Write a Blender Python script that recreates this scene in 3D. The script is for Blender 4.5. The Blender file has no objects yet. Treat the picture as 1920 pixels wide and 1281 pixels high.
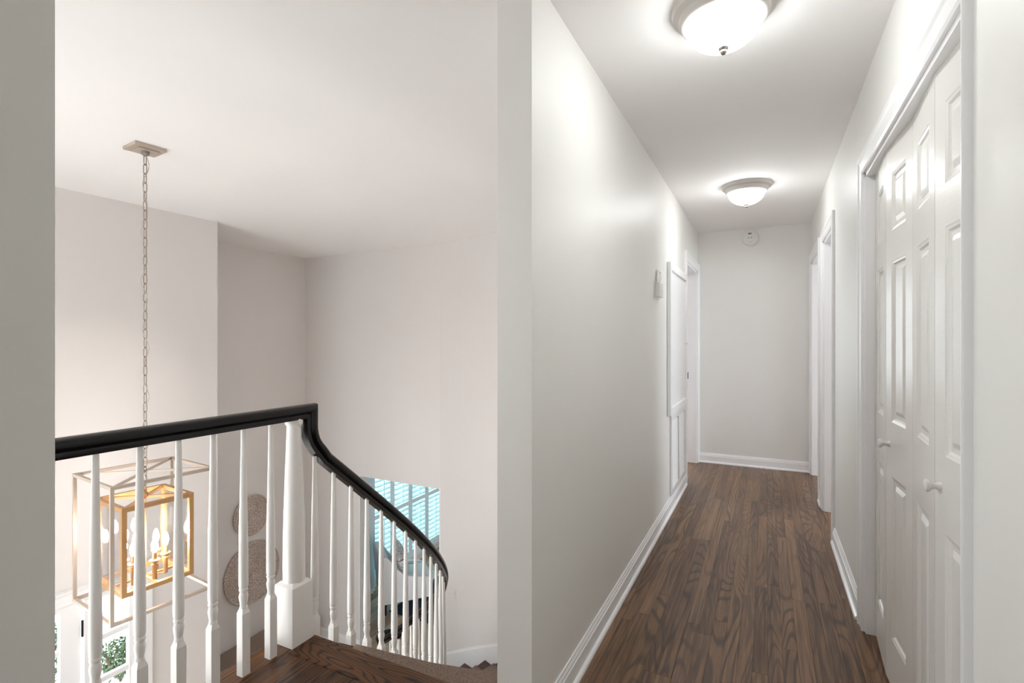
import bpy, bmesh, math, random
from mathutils import Vector, Matrix

random.seed(7)
PI = math.pi
C = bpy.context.scene.collection
SC = bpy.context.scene

# ------------------------------------------------------------------ camera, world, exposure
YAW = math.atan(477 / 957.0)
CAMH = 1.316
cam_d = bpy.data.cameras.new('camera')
cam_d.sensor_width = 36.0
cam_d.lens = 957.0 / 1920.0 * 36.0
cam_d.clip_start = 0.02
cam = bpy.data.objects.new('camera', cam_d)
cam.location = (0, 0, CAMH)
cam.rotation_euler = (PI / 2, 0, YAW)
C.objects.link(cam)
SC.camera = cam

world = bpy.data.worlds.new('sky')
SC.world = world
world.use_nodes = True
bg = world.node_tree.nodes['Background']
bg.inputs[0].default_value = (0.86, 0.94, 1.0, 1)
bg.inputs[1].default_value = 4.0

SC.view_settings.view_transform = 'Standard'
SC.view_settings.look = 'None'
SC.view_settings.gamma = 1.0
SC.view_settings.use_curve_mapping = False
SC.view_settings.exposure = 1.43
SC.cycles.use_denoising = True
SC.cycles.max_bounces = 14
SC.cycles.diffuse_bounces = 7
SC.cycles.transparent_max_bounces = 16
SC.cycles.sample_clamp_indirect = 6.0
SC.cycles.caustics_reflective = False
SC.cycles.caustics_refractive = False

DOME_STRENGTH = 11.5
BULB_STRENGTH = 125.0


YB_WIN = -1.68  # plane of the added lower window in the back wall


def portal(name, loc, rot, sx, sy):
    """guides sky sampling through a window opening; gives no light of its own"""
    l = bpy.data.lights.new(name, 'AREA')
    l.shape = 'RECTANGLE'
    l.size = sx
    l.size_y = sy
    l.cycles.is_portal = True
    o = bpy.data.objects.new(name, l)
    o.location = loc
    o.rotation_euler = rot
    C.objects.link(o)


portal('window_portal', (-5.66, 7.43, -1.35), (0, -PI / 2, 0), 2.1, 2.4)       # living room window
portal('window_portal', (-4.70, 1.55, -1.6), (0, -PI / 2, 0), 2.0, 1.9)        # front door glass
portal('window_portal', (3.70, 5.0, 1.45), (0, PI / 2, 0), 1.5, 1.6)           # bedroom windows
portal('window_portal', (-4.74, -0.65, 1.05), (0, -PI / 2, 0), 1.9, 1.6)        # added foyer window out of view, extra daylight for the stairwell
portal('window_portal', (-3.1, YB_WIN, -1.3), (-PI / 2, 0, 0), 2.2, 1.6)        # added unseen window below the landing, extra daylight downstairs
portal('window_portal', (-2.6, 8.55, 1.45), (PI / 2, 0, 0), 1.8, 1.5)

# ------------------------------------------------------------------ materials
def srgb(r, g, b):
    def f(c):
        c /= 255.0
        return c / 12.92 if c <= 0.04045 else ((c + 0.055) / 1.055) ** 2.4
    return (f(r), f(g), f(b), 1)


def newmat(name):
    m = bpy.data.materials.new(name)
    m.use_nodes = True
    nt = m.node_tree
    return m, nt, nt.nodes['Principled BSDF']


def N(nt, kind, **kw):
    n = nt.nodes.new(kind)
    for k, v in kw.items():
        setattr(n, k, v)
    return n


def add_bump(nt, b, scale, strength, dist=0.002, stretch=None, detail=3):
    g = N(nt, 'ShaderNodeNewGeometry')
    no = N(nt, 'ShaderNodeTexNoise')
    no.inputs['Scale'].default_value = scale
    no.inputs['Detail'].default_value = detail
    if stretch:
        mp = N(nt, 'ShaderNodeMapping')
        mp.inputs['Scale'].default_value = stretch
        nt.links.new(g.outputs['Position'], mp.inputs[0])
        nt.links.new(mp.outputs[0], no.inputs['Vector'])
    else:
        nt.links.new(g.outputs['Position'], no.inputs['Vector'])
    bu = N(nt, 'ShaderNodeBump')
    bu.inputs['Strength'].default_value = strength
    bu.inputs['Distance'].default_value = dist
    nt.links.new(no.outputs[0], bu.inputs['Height'])
    nt.links.new(bu.outputs[0], b.inputs['Normal'])
    return no


def plain(name, col, rough=0.5, metal=0.0, bump=None, spec=None, **kw):
    m, nt, b = newmat(name)
    b.inputs['Base Color'].default_value = col
    b.inputs['Roughness'].default_value = rough
    b.inputs['Metallic'].default_value = metal
    if spec is not None:
        b.inputs['Specular IOR Level'].default_value = spec
    if bump:
        add_bump(nt, b, *bump, **kw)
    return m


def emit(name, col, strength):
    m, nt, b = newmat(name)
    nt.nodes.remove(b)
    e = N(nt, 'ShaderNodeEmission')
    e.inputs[0].default_value = col
    e.inputs[1].default_value = strength
    nt.links.new(e.outputs[0], nt.nodes['Material Output'].inputs[0])
    return m


def glass_mat(name, tint=(0.97, 0.99, 1, 1), refl=0.5):
    m, nt, b = newmat(name)
    nt.nodes.remove(b)
    t = N(nt, 'ShaderNodeBsdfTransparent')
    t.inputs[0].default_value = tint
    g = N(nt, 'ShaderNodeBsdfGlossy')
    g.inputs['Roughness'].default_value = 0.02
    fr = N(nt, 'ShaderNodeFresnel')
    fr.inputs[0].default_value = 1.45
    mu = N(nt, 'ShaderNodeMath', operation='MULTIPLY')
    mu.inputs[1].default_value = refl
    nt.links.new(fr.outputs[0], mu.inputs[0])
    mx = N(nt, 'ShaderNodeMixShader')
    nt.links.new(mu.outputs[0], mx.inputs[0])
    nt.links.new(t.outputs[0], mx.inputs[1])
    nt.links.new(g.outputs[0], mx.inputs[2])
    nt.links.new(mx.outputs[0], nt.nodes['Material Output'].inputs[0])
    return m


def wood(name, dark, mid, light, axis='Y', rough=0.32, freq=34.0, line=0.75, contour=(5.0, 0.55), spec=0.5, tint=0.35, fade=(0.36, 0.58)):
    """oak strip: contour lines of a stretched noise make cathedral figure, fine fibres on top"""
    m, nt, b = newmat(name)
    g = N(nt, 'ShaderNodeNewGeometry')
    oi = N(nt, 'ShaderNodeObjectInfo')
    mul = N(nt, 'ShaderNodeVectorMath', operation='SCALE')
    mul.inputs[0].default_value = (37.0, 91.0, 13.0)
    nt.links.new(oi.outputs['Random'], mul.inputs['Scale'])
    add = N(nt, 'ShaderNodeVectorMath', operation='ADD')
    nt.links.new(g.outputs['Position'], add.inputs[0])
    nt.links.new(mul.outputs[0], add.inputs[1])

    def noise(sc, detail=2.0, rough_=0.5, dist=0.0):
        mp = N(nt, 'ShaderNodeMapping')
        a, l = sc
        mp.inputs['Scale'].default_value = (a, l, a) if axis == 'Y' else (l, a, a)
        nt.links.new(add.outputs[0], mp.inputs[0])
        no = N(nt, 'ShaderNodeTexNoise')
        no.inputs['Scale'].default_value = 1.0
        no.inputs['Detail'].default_value = detail
        no.inputs['Roughness'].default_value = rough_
        no.inputs['Distortion'].default_value = dist
        nt.links.new(mp.outputs[0], no.inputs['Vector'])
        return no
    n1 = noise(contour, 1.6, 0.45, 0.25)
    mu = N(nt, 'ShaderNodeMath', operation='MULTIPLY')
    mu.inputs[1].default_value = freq * 2.2
    nt.links.new(n1.outputs[0], mu.inputs[0])
    si = N(nt, 'ShaderNodeMath', operation='SINE')
    nt.links.new(mu.outputs[0], si.inputs[0])
    rl = N(nt, 'ShaderNodeMapRange')
    rl.inputs['From Min'].default_value = 0.15
    rl.inputs['From Max'].default_value = 1.0
    nt.links.new(si.outputs[0], rl.inputs['Value'])
    # fade of the figure along the board
    n3 = noise((3.0, 0.5), 1.0)
    fd = N(nt, 'ShaderNodeMapRange')
    fd.inputs['From Min'].default_value = fade[0]
    fd.inputs['From Max'].default_value = fade[1]
    nt.links.new(n3.outputs[0], fd.inputs['Value'])
    lf = N(nt, 'ShaderNodeMath', operation='MULTIPLY')
    nt.links.new(rl.outputs[0], lf.inputs[0])
    nt.links.new(fd.outputs[0], lf.inputs[1])
    lf2 = N(nt, 'ShaderNodeMath', operation='MULTIPLY')
    lf2.inputs[1].default_value = line
    nt.links.new(lf.outputs[0], lf2.inputs[0])
    # base tone: random per board + slow mottling
    n2 = noise((70.0, 2.5), 4.0, 0.65)
    rp = N(nt, 'ShaderNodeMath', operation='MULTIPLY_ADD')
    rp.inputs[1].default_value = tint
    rp.inputs[2].default_value = -0.5 * tint
    nt.links.new(oi.outputs['Random'], rp.inputs[0])
    sm = N(nt, 'ShaderNodeMath', operation='ADD')
    nt.links.new(n2.outputs[0], sm.inputs[0])
    nt.links.new(rp.outputs[0], sm.inputs[1])
    cr = N(nt, 'ShaderNodeValToRGB')
    cr.color_ramp.elements[0].position = 0.28
    cr.color_ramp.elements[0].color = dark
    cr.color_ramp.elements[1].position = 0.75
    cr.color_ramp.elements[1].color = light
    e = cr.color_ramp.elements.new(0.5)
    e.color = mid
    nt.links.new(sm.outputs[0], cr.inputs[0])
    mx = N(nt, 'ShaderNodeMix', data_type='RGBA')
    nt.links.new(lf2.outputs[0], mx.inputs['Factor'])
    nt.links.new(cr.outputs[0], mx.inputs[6])
    mx.inputs[7].default_value = tuple(c * 0.42 for c in dark[:3]) + (1,)
    nt.links.new(mx.outputs[2], b.inputs['Base Color'])
    b.inputs['Roughness'].default_value = rough
    b.inputs['Specular IOR Level'].default_value = spec
    bu = N(nt, 'ShaderNodeBump')
    bu.inputs['Strength'].default_value = 0.12
    bu.inputs['Distance'].default_value = 0.001
    nt.links.new(n2.outputs[0], bu.inputs['Height'])
    nt.links.new(bu.outputs[0], b.inputs['Normal'])
    return m


M = {}
M['wall'] = plain('wall_paint', srgb(230, 226, 224), 0.5, bump=(260.0, 0.12, 0.0006))
M['wall_hall'] = plain('hall_wall_paint', srgb(234, 233, 229), 0.45, bump=(260.0, 0.12, 0.0006))
M['ceil'] = plain('ceiling_paint', srgb(247, 245, 244), 0.8, bump=(200.0, 0.08, 0.0006))
M['trim'] = plain('white_trim_paint', srgb(244, 244, 245), 0.28)
M['door'] = plain('door_paint', srgb(228, 226, 222), 0.26)
M['balus'] = plain('baluster_paint', srgb(234, 231, 227), 0.30)
M['black'] = plain('black_lacquer', srgb(9, 7, 8), 0.25, spec=0.32)
M['dark_metal'] = plain('dark_metal', srgb(22, 22, 26), 0.4, 0.6)
M['steel'] = plain('brushed_nickel', srgb(150, 143, 138), 0.34, 0.85)
M['nickel_ring'] = plain('fixture_ring', srgb(205, 200, 195), 0.45, 0.15)
M['silver_leaf'] = plain('silver_leaf', srgb(196, 182, 168), 0.38, 0.55)
M['gold_leaf'] = plain('gold_leaf', srgb(196, 152, 104), 0.36, 0.55)
M['chain'] = plain('chain_metal', srgb(168, 156, 144), 0.35, 0.7)
M['cord'] = plain('clear_cord', srgb(190, 184, 178), 0.3)
M['dome'] = emit('lit_dome_glass', (0.98, 1.0, 1.0, 1), DOME_STRENGTH)
M['dome_added'] = emit('added_dome_glass', (0.98, 1.0, 1.0, 1), 3.0)  # weaker glow for the added dome behind the viewer
M['bulb'] = emit('lit_bulb', (1.0, 0.92, 0.84, 1), BULB_STRENGTH)
M['glass'] = glass_mat('pane_glass')
M['teal_glass'] = glass_mat('teal_window_glass', (0.54, 0.77, 0.80, 1))
M['lantern_glass'] = glass_mat('lantern_glass', (0.98, 0.98, 0.98, 1), 0.7)
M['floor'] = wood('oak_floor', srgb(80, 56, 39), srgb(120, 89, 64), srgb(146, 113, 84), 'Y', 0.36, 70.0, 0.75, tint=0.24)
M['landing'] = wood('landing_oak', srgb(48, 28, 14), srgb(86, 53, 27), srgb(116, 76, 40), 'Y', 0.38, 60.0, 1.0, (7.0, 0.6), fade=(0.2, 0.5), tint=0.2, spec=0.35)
M['nosing'] = wood('nosing_oak', srgb(46, 26, 14), srgb(80, 48, 25), srgb(106, 68, 36), 'X', 0.36, 110.0, 1.0, (6.0, 0.9), spec=0.35, fade=(0.1, 0.3))
M['tread'] = wood('tread_oak', srgb(42, 22, 17), srgb(66, 36, 26), srgb(88, 50, 35), 'X', 0.30)
M['sub'] = plain('subfloor_dark', srgb(40, 27, 20), 0.8)
M['oak_light'] = wood('light_oak', srgb(160, 138, 116), srgb(186, 164, 140), srgb(204, 184, 160), 'Y', 0.4, 22.0, 0.25, tint=0.4)
M['navy'] = plain('navy_wool', srgb(24, 38, 66), 0.95, bump=(220.0, 0.8, 0.004))
M['white_fabric'] = plain('white_upholstery', srgb(226, 222, 220), 0.9, bump=(500.0, 0.3, 0.001))
M['taupe_fabric'] = plain('taupe_upholstery', srgb(146, 128, 114), 0.9, bump=(300.0, 0.3, 0.001))
M['curtain'] = plain('curtain_linen', srgb(218, 226, 230), 0.9, bump=(500.0, 0.2, 0.001))
M['leg'] = plain('dark_leg', srgb(30, 24, 22), 0.4)
M['plastic'] = plain('white_plastic', srgb(232, 230, 228), 0.35)
M['plastic_grey'] = plain('grey_plastic', srgb(216, 217, 214), 0.4)
M['print_grey'] = plain('grey_print', srgb(120, 120, 126), 0.6)
M['vent_dark'] = plain('duct_dark', srgb(70, 74, 82), 0.8)
M['leafa'] = plain('leaf_green', srgb(46, 66, 34), 0.6)
M['bark'] = plain('bark', srgb(90, 72, 58), 0.9)
M['paving'] = plain('pale_paving', srgb(214, 210, 202), 0.9)
M['underside'] = plain('drywall_white', srgb(224, 220, 215), 0.7)


def weave_mat():
    m, nt, b = newmat('seagrass_weave')
    tc = N(nt, 'ShaderNodeTexCoord')
    no = N(nt, 'ShaderNodeTexNoise')
    no.inputs['Scale'].default_value = 95.0
    no.inputs['Detail'].default_value = 5.0
    nt.links.new(tc.outputs['Object'], no.inputs['Vector'])
    cr = N(nt, 'ShaderNodeValToRGB')
    cr.color_ramp.elements[0].position = 0.35
    cr.color_ramp.elements[0].color = srgb(156, 136, 124)
    cr.color_ramp.elements[1].position = 0.68
    cr.color_ramp.elements[1].color = srgb(238, 226, 218)
    nt.links.new(no.outputs[0], cr.inputs[0])
    nt.links.new(cr.outputs[0], b.inputs['Base Color'])
    b.inputs['Roughness'].default_value = 0.85
    bu = N(nt, 'ShaderNodeBump')
    bu.inputs['Strength'].default_value = 0.8
    bu.inputs['Distance'].default_value = 0.006
    nt.links.new(no.outputs[0], bu.inputs['Height'])
    nt.links.new(bu.outputs[0], b.inputs['Normal'])
    return m


def carpet_mat():
    m, nt, b = newmat('taupe_carpet')
    g = N(nt, 'ShaderNodeNewGeometry')
    no = N(nt, 'ShaderNodeTexNoise')
    no.inputs['Scale'].default_value = 330.0
    no.inputs['Detail'].default_value = 3.0
    nt.links.new(g.outputs['Position'], no.inputs['Vector'])
    cr = N(nt, 'ShaderNodeValToRGB')
    cr.color_ramp.elements[0].position = 0.36
    cr.color_ramp.elements[0].color = srgb(112, 95, 84)
    cr.color_ramp.elements[1].position = 0.64
    cr.color_ramp.elements[1].color = srgb(168, 149, 136)
    nt.links.new(no.outputs[0], cr.inputs[0])
    nt.links.new(cr.outputs[0], b.inputs['Base Color'])
    b.inputs['Roughness'].default_value = 1.0
    b.inputs['Specular IOR Level'].default_value = 0.1
    bu = N(nt, 'ShaderNodeBump')
    bu.inputs['Strength'].default_value = 0.9
    bu.inputs['Distance'].default_value = 0.006
    nt.links.new(no.outputs[0], bu.inputs['Height'])
    nt.links.new(bu.outputs[0], b.inputs['Normal'])
    return m


def pillow_mat():
    m, nt, b = newmat('pillow_print')
    tc = N(nt, 'ShaderNodeTexCoord')
    no = N(nt, 'ShaderNodeTexNoise')
    no.inputs['Scale'].default_value = 12.0
    no.inputs['Detail'].default_value = 0.6
    nt.links.new(tc.outputs['Object'], no.inputs['Vector'])
    mu = N(nt, 'ShaderNodeMath', operation='MULTIPLY')
    mu.inputs[1].default_value = 70.0
    nt.links.new(no.outputs[0], mu.inputs[0])
    si = N(nt, 'ShaderNodeMath', operation='SINE')
    nt.links.new(mu.outputs[0], si.inputs[0])
    cr = N(nt, 'ShaderNodeValToRGB')
    cr.color_ramp.elements[0].position = 0.42
    cr.color_ramp.elements[0].color = srgb(226, 220, 216)
    cr.color_ramp.elements[1].position = 0.55
    cr.color_ramp.elements[1].color = srgb(104, 92, 92)
    nt.links.new(si.outputs[0], cr.inputs[0])
    nt.links.new(cr.outputs[0], b.inputs['Base Color'])
    b.inputs['Roughness'].default_value = 0.9
    return m


def doorgrain_mat():
    """white moulded door skin with a faint embossed grain (vertical on the whole leaf)"""
    m, nt, b = newmat('door_skin')
    b.inputs['Base Color'].default_value = srgb(228, 226, 222)
    b.inputs['Roughness'].default_value = 0.26
    add_bump(nt, b, 1.0, 0.22, 0.0012, stretch=(60.0, 9.0, 260.0), detail=2)
    return m


M['weave'] = weave_mat()
M['carpet'] = carpet_mat()
M['pillow'] = pillow_mat()
M['doorskin'] = doorgrain_mat()


# ------------------------------------------------------------------ mesh helpers
class MB:
    def __init__(self):
        self.v = []
        self.f = []

    def add(self, vs, fs):
        o = len(self.v)
        self.v += [tuple(p) for p in vs]
        self.f += [tuple(i + o for i in f) for f in fs]
        return self

    def box(self, x0, x1, y0, y1, z0, z1):
        if x0 > x1: x0, x1 = x1, x0
        if y0 > y1: y0, y1 = y1, y0
        if z0 > z1: z0, z1 = z1, z0
        return self.add([(x0, y0, z0), (x1, y0, z0), (x1, y1, z0), (x0, y1, z0), (x0, y0, z1), (x1, y0, z1), (x1, y1, z1), (x0, y1, z1)],
                        [(3, 2, 1, 0), (4, 5, 6, 7), (0, 1, 5, 4), (1, 2, 6, 5), (2, 3, 7, 6), (3, 0, 4, 7)])

    def prism(self, pts, z0, z1):
        n = len(pts)
        return self.add([(x, y, z0) for x, y in pts] + [(x, y, z1) for x, y in pts],
                        [tuple(range(n - 1, -1, -1)), tuple(range(n, 2 * n))] + [(i, (i + 1) % n, n + (i + 1) % n, n + i) for i in range(n)])

    def lathe(self, prof, seg=20, M4=None, caps=True):
        """prof: list of (r, z) bottom to top"""
        vs, fs = [], []
        for r, z in prof:
            for i in range(seg):
                a = 2 * PI * i / seg
                p = Vector((r * math.cos(a), r * math.sin(a), z))
                if M4 is not None: p = M4 @ p
                vs.append(tuple(p))
        for j in range(len(prof) - 1):
            for i in range(seg):
                k = (i + 1) % seg
                fs.append((j * seg + i, j * seg + k, (j + 1) * seg + k, (j + 1) * seg + i))
        if caps:
            if prof[0][0] > 1e-5: fs.append(tuple(range(seg - 1, -1, -1)))
            if prof[-1][0] > 1e-5: fs.append(tuple((len(prof) - 1) * seg + i for i in range(seg)))
        return self.add(vs, fs)

    def sweep(self, secs, closed=False):
        """secs: list of rings (equal length) of points"""
        n = len(secs[0])
        vs = [tuple(p) for s in secs for p in s]
        fs = []
        m = len(secs)
        for j in range(m if closed else m - 1):
            j2 = (j + 1) % m
            for i in range(n):
                k = (i + 1) % n
                fs.append((j * n + i, j * n + k, j2 * n + k, j2 * n + i))
        if not closed:
            fs.append(tuple(range(n - 1, -1, -1)))
            fs.append(tuple((m - 1) * n + i for i in range(n)))
        return self.add(vs, fs)

    def tube(self, pts, r, seg=8, closed=False):
        pts = [Vector(p) for p in pts]
        secs = []
        n = len(pts)
        for i, p in enumerate(pts):
            if closed:
                t = pts[(i + 1) % n] - pts[i - 1]
            else:
                t = pts[min(i + 1, n - 1)] - pts[max(i - 1, 0)]
            t.normalize()
            ref = Vector((0, 0, 1)) if abs(t.z) < 0.92 else Vector((1, 0, 0))
            if closed: ref = Vector((0, 1, 0)) if abs(t.y) < 0.5 else ref
            a = t.cross(ref).normalized()
            b = t.cross(a).normalized()
            secs.append([p + a * (r * math.cos(2 * PI * k / seg)) + b * (r * math.sin(2 * PI * k / seg)) for k in range(seg)])
        return self.sweep(secs, closed)

    def bar(self, p, q, w, h=None, up=(0, 0, 1)):
        """square bar from p to q"""
        h = h or w
        p, q = Vector(p), Vector(q)
        t = (q - p).normalized()
        u = Vector(up)
        if abs(t.dot(u)) > 0.95: u = Vector((0, 1, 0))
        a = t.cross(u).normalized()
        b = a.cross(t).normalized()
        rings = []
        for c in (p, q):
            rings.append([c + a * (sx * w / 2) + b * (sy * h / 2) for sx, sy in ((-1, -1), (1, -1), (1, 1), (-1, 1))])
        return self.sweep(rings)

    def xf(self, M4):
        self.v = [tuple(M4 @ Vector(p)) for p in self.v]
        return self

    def mesh(self, name, mat, smooth=None, bevel=None):
        me = bpy.data.meshes.new(name)
        me.from_pydata(self.v, [], self.f)
        bm = bmesh.new()
        bm.from_mesh(me)
        bmesh.ops.remove_doubles(bm, verts=bm.verts, dist=1e-6)
        bmesh.ops.recalc_face_normals(bm, faces=bm.faces)
        if bevel:
            bmesh.ops.bevel(bm, geom=[e for e in bm.edges if e.calc_face_angle(0) > 0.6], offset=bevel, segments=2, affect='EDGES', profile=0.6)
        bm.to_mesh(me)
        bm.free()
        if smooth is not None:
            me.shade_smooth()
            me.set_sharp_from_angle(angle=math.radians(smooth))
        me.materials.append(mat)
        return me

    def build(self, name, mat, parent=None, smooth=None, bevel=None, loc=None):
        o = bpy.data.objects.new(name, self.mesh(name, mat, smooth, bevel))
        C.objects.link(o)
        if parent: o.parent = parent
        if loc: o.location = loc
        return o


def inst(name, mesh, parent=None, loc=(0, 0, 0), rot=(0, 0, 0), scale=(1, 1, 1)):
    o = bpy.data.objects.new(name, mesh)
    C.objects.link(o)
    if parent: o.parent = parent
    o.location = loc
    o.rotation_euler = rot
    o.scale = scale
    return o


def tag(o, label, cat=None, group=None, kind=None):
    o['label'] = label
    if cat: o['category'] = cat
    if group: o['group'] = group
    if kind: o['kind'] = kind
    return o


def struct(o, label, cat):
    return tag(o, label, cat, kind='structure')


def thing(name, label, cat, loc=(0, 0, 0), rz=0.0, group=None, kind=None):
    o = bpy.data.objects.new(name, None)
    o.empty_display_size = 0.1
    C.objects.link(o)
    o.location = loc
    o.rotation_euler = (0, 0, rz)
    return tag(o, label, cat, group, kind)


def wall_run(mb, axis, p0, p1, a0, a1, z0, z1, openings=()):
    """wall slab with rectangular openings (a, b, zlo, zhi); axis is the direction it runs along"""
    def bx(a, b, lo, hi):
        if b - a < 1e-4 or hi - lo < 1e-4: return
        if axis == 'Y': mb.box(p0, p1, a, b, lo, hi)
        else: mb.box(a, b, p0, p1, lo, hi)
    cur = a0
    for (a, b, lo, hi) in sorted(openings):
        bx(cur, a, z0, z1)
        bx(a, b, z0, lo)
        bx(a, b, hi, z1)
        cur = b
    bx(cur, a1, z0, z1)
    return mb


# ------------------------------------------------------------------ key dimensions
XL, XLB = -0.672, -0.797          # hall left wall, hall face and stair face
XR = 0.40                         # hall right wall face
YE = 5.92                         # hall end wall
ZC, ZCS = 2.50, 2.44              # hall / stairwell ceiling
ZF = -2.60                        # lower floor
YB = -1.6                         # wall behind the camera
XD = -4.62                        # front door wall
XW = -5.58                        # recessed wall / living room window wall
YF = 4.93                         # far stairwell wall
YC = 3.06                         # corner of the front door wall
LE = 1.645                        # landing edge
SF = 1.028
NR = 14
RISE = -ZF / NR
GO = RISE / 0.83 / SF             # going along the railing line (path units)
RX = -1.801 * SF                  # railing line

# railing line in plan
_S, _PX, _PY, _TH = [], [], [], []
_x, _y, _t, _ds = RX, 1.6 * SF, 0.0, 0.01
for _i in range(420):
    _s = _i * _ds
    _S.append(_s); _PX.append(_x); _PY.append(_y); _TH.append(_t)
    _k = max(-0.152 + 0.916 * _s - 0.209 * _s * _s, 0.0)
    _tm = _t + _k * _ds / 2
    _x += -math.sin(_tm) * _ds * SF
    _y += math.cos(_tm) * _ds * SF
    _t += _k * _ds


def rp(s):
    """point and heading of the railing line; s < 0 is the straight level run"""
    if s < 0: return Vector((RX, 1.6 * SF + s * SF, 0)), 0.0
    i = min(int(s / _ds), 418)
    f = s / _ds - i
    return Vector((_PX[i] + (_PX[i + 1] - _PX[i]) * f, _PY[i] + (_PY[i + 1] - _PY[i]) * f, 0)), _TH[i] + (_TH[i + 1] - _TH[i]) * f


def under(s):
    """height of the underside of the raked handrail"""
    return CAMH + SF * (0.794 - 0.83 * (s - 0.043) - CAMH)


# curved stair wall in plan: straight at XLB up to Y=1.90, then an ellipse quarter to (ECX, YF), then flat
ECX, ECY, EA, EB = -3.77, 1.90, 3.77 + XLB, 3.03
outer_pts = [(XLB, LE), (XLB, ECY)]
for i in range(1, 49):
    a = PI / 2 * i / 48
    outer_pts.append((ECX + EA * math.cos(a), ECY + EB * math.sin(a)))
outer_pts.append((XW, YF))
_arc = [0.0]
for i in range(1, len(outer_pts)):
    _arc.append(_arc[-1] + math.dist(outer_pts[i], outer_pts[i - 1]))


def op(a):
    """point on the outer stair wall at arc length a from the landing edge"""
    for i in range(1, len(_arc)):
        if a <= _arc[i]:
            f = (a - _arc[i - 1]) / (_arc[i] - _arc[i - 1])
            p, q = outer_pts[i - 1], outer_pts[i]
            return Vector((p[0] + (q[0] - p[0]) * f, p[1] + (q[1] - p[1]) * f, 0))
    return Vector((*outer_pts[-1], 0))


OG = 0.345                        # going along the outer wall

# ------------------------------------------------------------------ setting: upper floor
mb = MB()
mb.box(-1.93, XLB, YB, LE - 0.04, -0.30, -0.012)            # landing
mb.box(XLB, XL, YB, 5.0, -0.30, -0.012)
mb.box(XL, XR, YB, YE, -0.30, -0.012)
floor = struct(mb.build('floor', M['sub']), 'dark stained oak strip floor of the upstairs hall and landing', 'floor')
plank_me = MB().box(-0.5, 0.5, -0.5, 0.5, -0.012, 0.0).mesh('plank', M['floor'])
plank_land = MB().box(-0.5, 0.5, -0.5, 0.5, -0.012, 0.0).mesh('plank_landing', M['landing'])


def lay(parent, mesh, x0, x1, y0, y1, w, z, lmin, lmax, gap=0.0009):
    n = max(1, round((x1 - x0) / w))
    w = (x1 - x0) / n
    for r in range(n):
        y = y0 - random.uniform(0, 0.5)
        while y < y1 - 0.02:
            ln = random.uniform(lmin, lmax)
            a, b = max(y, y0), min(y + ln, y1)
            if y1 - b < 0.2: b = y1
            if b - a > 0.05:
                inst('plank', mesh, parent, (x0 + (r + 0.5) * w, (a + b) / 2, z), scale=(w - gap, b - a - gap, 1))
            y = b


lay(floor, plank_me, XL, XR, YB, YE, 0.0573, 0, 0.7, 1.9)
lay(floor, plank_me, XLB, XL, 0.267, 1.49, 0.0573, 0, 1.3, 1.4)
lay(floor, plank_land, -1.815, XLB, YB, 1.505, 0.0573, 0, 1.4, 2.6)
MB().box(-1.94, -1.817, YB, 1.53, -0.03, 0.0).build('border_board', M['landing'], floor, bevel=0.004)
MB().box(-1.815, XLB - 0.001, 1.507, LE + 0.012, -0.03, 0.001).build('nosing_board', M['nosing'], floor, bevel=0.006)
MB().box(-1.93, -1.925, YB, LE - 0.04, -0.30, -0.03).build('fascia', M['trim'], floor)
MB().box(-1.925, XLB, YB, LE - 0.04, -0.312, -0.30).build('soffit', M['underside'], floor)

struct(MB().box(XLB + 0.06, XR + 0.12, YB - 0.1, YE + 0.12, ZC, ZC + 0.1).build('ceiling', M['ceil']), 'flat white hall ceiling carrying two dome lights', 'ceiling')
struct(MB().box(XW - 0.12, XLB + 0.06, YB - 0.1, YF + 0.12, ZCS, ZCS + 0.16).build('ceiling_stairwell', M['ceil']), 'flat pale ceiling over the open stairwell', 'ceiling')

LD = (4.985, 5.85, 0.0, 2.07)     # left hall door opening
mb = MB()
wall_run(mb, 'Y', XLB, XL, 1.49, YE + 0.12, 0.0, ZC, [LD])
struct(mb.build('wall_left', M['wall_hall']), 'long plain hall wall with thermostat and return air grille', 'wall')
mb = MB()
wall_run(mb, 'Y', XLB, XL, YB, 0.267, 0.0, ZC)
struct(mb.build('wall_near', M['wall_hall']), 'grey wall end at the far left edge of the picture', 'wall')
CL = (1.443, 2.797, 0.0, 2.085)    # closet
R1 = (4.00, 4.63, 0.0, 2.09)
R2 = (4.98, 5.83, 0.0, 2.09)
mb = MB()
wall_run(mb, 'Y', XR, XR + 0.12, YB, YE + 0.12, 0.0, ZC, [CL, R1, R2])
struct(mb.build('wall_right', M['wall_hall']), 'hall wall on the right with closet and two doorways', 'wall')
struct(MB().box(XL, XR, YE, YE + 0.12, 0, ZC).build('wall_end', M['wall_hall']), 'plain end wall of the hall with the round detector', 'wall')
struct(wall_run(MB(), 'X', YB - 0.1, YB, XW, XR + 0.12, ZF, ZC + 0.1, [(-4.2, -2.0, -2.1, -0.5)]).build('wall_back', M['wall']), 'wall behind the viewer with an added unseen lower window', 'wall')  # opening is an added window, out of view, to brighten the lower storey
# closet box
mb = MB()
mb.box(1.10, 1.15, 1.3, 2.9, 0, ZC); mb.box(XR + 0.12, 1.10, 1.3, 1.35, 0, ZC); mb.box(XR + 0.12, 1.10, 2.85, 2.9, 0, ZC)
mb.box(XR + 0.12, 1.15, 1.3, 2.9, ZC, ZC + 0.05); 
struct(mb.build('wall_closet', M['wall_hall']), 'closet interior behind the bifold doors', 'wall')
struct(MB().box(XR, 1.15, 1.3, 2.9, -0.3, 0).build('floor_closet', M['floor']), 'oak floor inside the closet', 'floor')
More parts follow.
